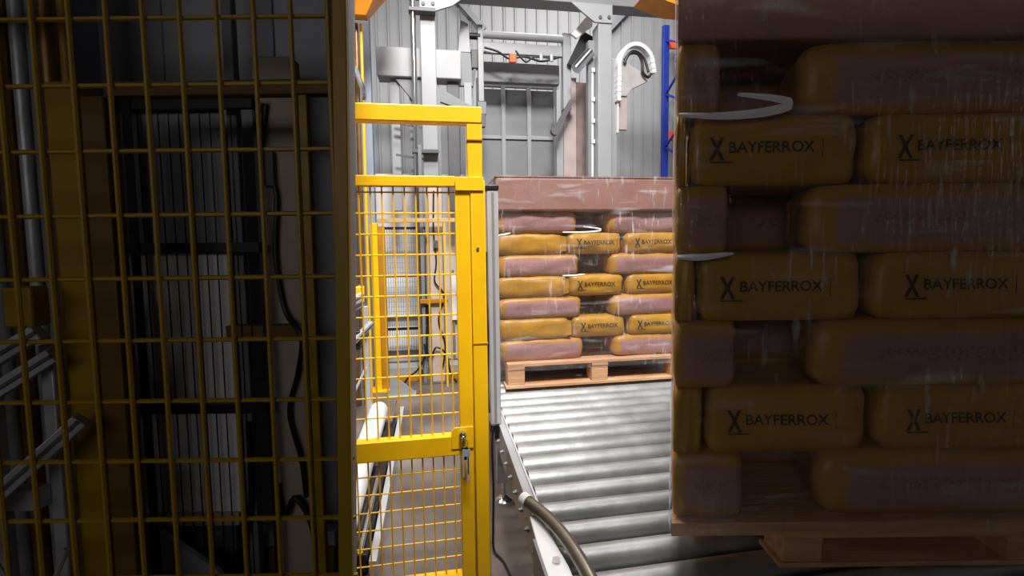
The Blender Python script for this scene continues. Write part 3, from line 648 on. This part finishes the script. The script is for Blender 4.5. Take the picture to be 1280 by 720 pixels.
t = T('floor_transfer', 'low transfer unit with a fat white tube lying behind the gate', 'conveyor', (-.40, 2.9, 0))
t.part('white_tube', MB().tube([(-.455, 1.99, .135), (-.455, 3.66, .135), (-.455, 3.70, .135), (-.455, 3.72, .135)], [.072, .072, .062, .04], 22), white)
t.part('black_channel', MB().box(-.372, -.318, 2.0, 3.62, .02, .10), black, bev=.003)
t.part('edge_bar', MB().box(-.31, -.276, 1.99, 3.90, .0, .075), alu, bev=.003)
t.part('steel_rod', MB().tube([(-.345, 2.0, .115), (-.345, 2.62, .115)], .012, 10), chrome)
t.part('steel_rod', MB().tube([(-.345, 3.45, .118), (-.345, 3.90, .118)], .012, 10), chrome)
t.part('left_bar', MB().box(-.57, -.535, 1.99, 3.75, .0, .06), grey_dark, bev=.003)
for y in (2.1, 2.9, 3.6): t.part('cradle', MB().box(-.55, -.30, y, y+.05, .0, .0625), grey_dark)

# ------------------------------------------------------------------ near left: added bay, an enlarged copy of the gate view, in added shade
FV = .8
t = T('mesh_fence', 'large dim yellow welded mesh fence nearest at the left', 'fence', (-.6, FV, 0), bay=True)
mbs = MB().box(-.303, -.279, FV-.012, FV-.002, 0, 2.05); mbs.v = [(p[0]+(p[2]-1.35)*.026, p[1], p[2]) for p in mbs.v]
t.part('edge_post', mbs, yellow_dimmed, bev=.002)
t.part('post', MB().box(-1.75, -1.70, FV, FV+.04, 0, 2.05), yellow_dimmed, bev=.003)
t.part('bottom_rail', MB().box(-1.70, -.306, FV, FV+.012, .06, .10), yellow_dimmed, bev=.002)
t.part('top_rail', MB().box(-1.70, -.306, FV, FV+.012, 2.01, 2.05), yellow_dimmed, bev=.002)
wv = mesh('wire', MB().tube([(0, 0, .08), (0, 0, 2.03)], .0042, 6, False), yellow_dimmed)
wh = mesh('wire', MB().tube([(-1.71, 0, 0), (-.29, 0, 0)], .0042, 6, False), yellow_dimmed)
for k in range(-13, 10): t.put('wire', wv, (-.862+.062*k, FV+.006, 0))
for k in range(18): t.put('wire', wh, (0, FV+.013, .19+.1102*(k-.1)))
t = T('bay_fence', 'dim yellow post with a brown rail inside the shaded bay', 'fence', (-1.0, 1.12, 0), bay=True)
t.part('post', MB().box(-1.075, -1.012, 1.10, 1.16, 0, 1.83), yellow_dimmed, bev=.004)
t.part('shaded_side', MB().box(-1.011, -.955, 1.115, 1.16, 0, 1.80), M('brown_paint', (112, 80, 22), .55, var=.12), bev=.003)  # darker brown part painted as the post's shaded side
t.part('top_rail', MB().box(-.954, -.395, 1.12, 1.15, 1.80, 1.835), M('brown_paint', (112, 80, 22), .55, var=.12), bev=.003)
t.part('slim_post', MB().box(-.500, -.480, 1.12, 1.14, 0, 1.799), yellow_dimmed, bev=.002)
single('bay_column', 'dim blue grey column top behind the yellow post in the shaded bay', 'column', MB().box(-1.30, -1.195, 1.30, 1.40, 0, 2.40), grey_blue, (-1.25, 1.35, 0), bay=True, bev=.005)
t = T('bay_mesh_screen', 'black barred wire screen standing in the shaded bay', 'screen', (-.95, 1.36, 0), bay=True)
for z in (1.85, 1.44, .96): t.part('frame_bar', MB().box(-1.17, -.735, 1.35, 1.37, z-.014, z+.014), black)
for x in (-1.165, -1.09): t.part('frame_post', MB().box(x-.012, x+.012, 1.345, 1.349, 0, 1.87), black)
t.part('frame_post', MB().box(-.745, -.725, 1.371, 1.375, 0, 1.87), black)
x = -1.14; bw = mesh('bar_wire', MB().box(-.0013, .0013, 0, .003, .15, 1.86), black)
while x < -.76: t.put('bar_wire', bw, (x, 1.371, 0)); x += .030
single('bay_board', 'pale board behind the barred screen in the shaded bay', 'board', MB().box(-1.15, -.85, 1.39, 1.402, .62, 1.425), white_board, (-1.0, 1.39, .62), bay=True)
single('bay_board', 'added grey board lightening the zone above the pale one behind the screen', 'board', MB().box(-1.15, -.85, 1.39, 1.402, 1.43, 1.86), grey_paint, (-1.0, 1.39, 1.43), bay=True)  # added board lightens the dark zone behind the screen
t = T('bay_board_stand', 'low stand carrying the pale boards in the shaded bay', 'stand', (-1.0, 1.42, 0), bay=True)
for x in (-1.1, -.90): t.part('stand_post', MB().box(x-.02, x+.02, 1.403, 1.43, 0, 1.8), grey_dark)
t.part('stand_shelf', MB().box(-1.16, -.855, 1.38, 1.403, .58, .6195), beige)
t = T('bay_post', 'dim beige post with hanging cable in the shaded bay', 'column', (-.7, 1.42, 0), bay=True)
t.part('shaft', MB().box(-.765, -.645, 1.41, 1.47, 0, 2.0), beige, bev=.004)
t.part('slim_shaft', MB().box(-.845, -.815, 1.41, 1.44, 0, 2.40), grey_mid, bev=.003)
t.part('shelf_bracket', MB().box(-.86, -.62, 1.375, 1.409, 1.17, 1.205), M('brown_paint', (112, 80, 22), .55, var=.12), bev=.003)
t.part('dark_box', MB().box(-.80, -.768, 1.41, 1.44, 1.02, 1.165), black)
t.part('hose', MB().tube(curve([(-.72, 1.40, 1.86), (-.74, 1.40, 1.68), (-.70, 1.395, 1.6), (-.71, 1.395, 1.42), (-.69, 1.395, 1.25), (-.63, 1.365, 1.17), (-.66, 1.395, 1.05), (-.69, 1.395, .93), (-.66, 1.395, .78), (-.65, 1.395, .66)]), .007, 7), black)
t.part('hose', MB().tube(curve([(-.74, 1.40, .70), (-.72, 1.395, .60), (-.68, 1.39, .66), (-.63, 1.39, .55), (-.62, 1.38, .3), (-.62, 1.38, .01)]), .009, 7), black)
t.part('hose', MB().tube(curve([(-.82, 1.40, .90), (-.825, 1.40, .65), (-.86, 1.39, .50), (-.93, 1.38, .42), (-.95, 1.38, .1), (-.95, 1.38, .01)]), .009, 7), black)
t.part('connector_block', MB().box(-.735, -.70, 1.385, 1.409, 1.62, 1.72), grey_dark)
single('bay_beam', 'pale horizontal beam low down in the shaded bay', 'beam', MB().box(-1.6, -.60, 1.48, 1.53, .44, .49), grey_paint, (-1.1, 1.5, .44), bay=True, bev=.004)
t = T('bay_beam_feet', 'brown base frame under the pale beam in the shaded bay', 'frame', (-1.1, 1.5, 0), bay=True)
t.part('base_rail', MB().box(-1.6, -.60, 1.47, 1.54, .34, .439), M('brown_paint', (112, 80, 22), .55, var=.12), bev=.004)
for x in (-1.5, -.95): t.part('foot', MB().box(x-.03, x+.03, 1.48, 1.53, 0, .339), grey_dark)
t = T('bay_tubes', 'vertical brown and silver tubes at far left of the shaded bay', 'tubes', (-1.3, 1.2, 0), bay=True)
for x, r, m_ in ((-1.40, .024, brass), (-1.345, .016, grey_mid), (-1.295, .022, brass), (-1.25, .016, alu), (-1.215, .010, grey_mid), (-1.175, .020, brass), (-1.13, .012, yellow_dimmed)):
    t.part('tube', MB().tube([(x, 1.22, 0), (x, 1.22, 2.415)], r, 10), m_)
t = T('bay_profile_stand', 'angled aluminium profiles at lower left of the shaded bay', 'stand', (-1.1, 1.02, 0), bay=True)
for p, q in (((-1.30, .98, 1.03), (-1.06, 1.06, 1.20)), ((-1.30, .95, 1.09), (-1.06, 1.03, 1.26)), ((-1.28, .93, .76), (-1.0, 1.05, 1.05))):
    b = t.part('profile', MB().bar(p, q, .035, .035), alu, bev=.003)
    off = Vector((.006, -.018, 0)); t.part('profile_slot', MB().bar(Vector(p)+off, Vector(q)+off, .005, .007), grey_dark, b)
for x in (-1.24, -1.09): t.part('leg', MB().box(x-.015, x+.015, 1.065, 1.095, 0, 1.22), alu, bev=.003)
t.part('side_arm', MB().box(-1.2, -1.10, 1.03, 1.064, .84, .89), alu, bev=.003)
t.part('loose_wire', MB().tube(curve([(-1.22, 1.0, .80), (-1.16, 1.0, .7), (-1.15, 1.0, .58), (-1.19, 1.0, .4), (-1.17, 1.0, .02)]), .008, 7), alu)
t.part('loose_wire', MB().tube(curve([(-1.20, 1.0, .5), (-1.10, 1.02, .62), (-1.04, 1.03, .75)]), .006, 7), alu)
t.part('yellow_junction', MB().box(-1.13, -1.065, 1.02, 1.064, 1.27, 1.36), yellow_dimmed, bev=.006)
t = T('bay_bracket', 'pale triangular bracket near the floor of the shaded bay', 'bracket', (-.95, 1.3, 0), bay=True)
t.part('plate', MB().prism([(-1.03, 0), (-1.0, 0), (-.85, .47), (-.87, .50), (-1.03, .62)], 'y', 1.29, 1.305), grey_paint)

# ------------------------------------------------------------------ near right: enlarged copy of the wrapped pallet, in the added deck's shade
NV, NZ, NH, SH = 1.134, .725, .1703, .37
t = T('wooden_pallet', 'dim wooden pallet under the large shaded sacks', 'pallet', (1.0, NV, .6), bay=True, group='wooden pallets')
pallet(t, .690, 1.95, NV+.004, NV+.60, .6, .09, bh=.012)
single('pallet_deck_sheet', 'skewed sheet standing in for the deck of the dim pallet under the shaded sacks', 'sheet', MB().prism([(.399, NV+.002), (1.47, NV+.002), (1.47+SH*.4, NV+.40), (.399+SH*.4, NV+.40)], 'z', .6905, .7245), wood, (.9, NV, .6905), bay=True)  # added skewed sheet stands in for the pallet's deck boards
def near_pink(L):
    s = .0195*(3-L)*.66
    return [('pink', .401, .548+s, 0, 'at left edge'), ('pink', .735+s, 1.46, 0, 'right of gap'), ('back', .425, 1.44, .285, 'behind')]
def near_yellow(L):
    s = .0195*(3-L)*.66
    return [('plain', .401, .452+s, .0, 'narrow one at left edge'), ('text', .457+s, .876+s, .0, 'in the middle'), ('text', .892+s, 1.46, 0, 'at right end'), ('back', .425, 1.44, .285, 'behind')]
def near_stack():
    for L in range(7):
        pass
stack(near_pink, near_yellow, NV+.012, .27, NZ, NH, 'large shaded stack', True, SH, (.14, .275), 'sacks on the shaded pallet', .0)
t = T('cardboard_carton', 'dim brown carton on top of the large shaded sacks', 'carton', (.9, NV, NZ+7*NH), bay=True)
zc = NZ+7*NH
def para(x0, x1, y0, y1, z0, z1): return MB().prism([(x0+SH*(y0-NV), y0), (x1+SH*(y0-NV), y0), (x1+SH*(y1-NV), y1), (x0+SH*(y1-NV), y1)], 'z', z0, z1)
t.part('carton_body', para(.399, 1.47, NV+.006, NV+.44, zc+.003, zc+.25), card, bev=.006)
t.part('lid_flap', para(.399, .93, NV+.005, NV+.44, zc+.2505, zc+.256), card)
t.part('lid_flap', para(.933, 1.47, NV+.005, NV+.44, zc+.2505, zc+.256), card)
fn = film('stretch_film', 'clear stretch film wrapped around the large shaded load', [(.394, NV), (1.485, NV), (1.485+SH*.6, NV+.6), (.394+SH*.6, NV+.6)], .70, zc+.258, (.9, NV, .70), True, .006, group='stretch films')
fold(fn, (.9, NV, .70), [(.40, NV-.012, 1.742), (.50, NV-.013, 1.738), (.60, NV-.014, 1.745), (.665, NV-.016, 1.762), (.62, NV-.018, 1.776), (.535, NV-.018, 1.786)], .011)
fold(fn, (.9, NV, .70), [(.40, NV-.012, 1.405), (.46, NV-.013, 1.404), (.535, NV-.012, 1.412)], .008)
for o in scene.objects:
    if o.type == 'MESH' and o.parent is None and 'kind' not in o and 'label' not in o: print('UNTAGGED', o.name)
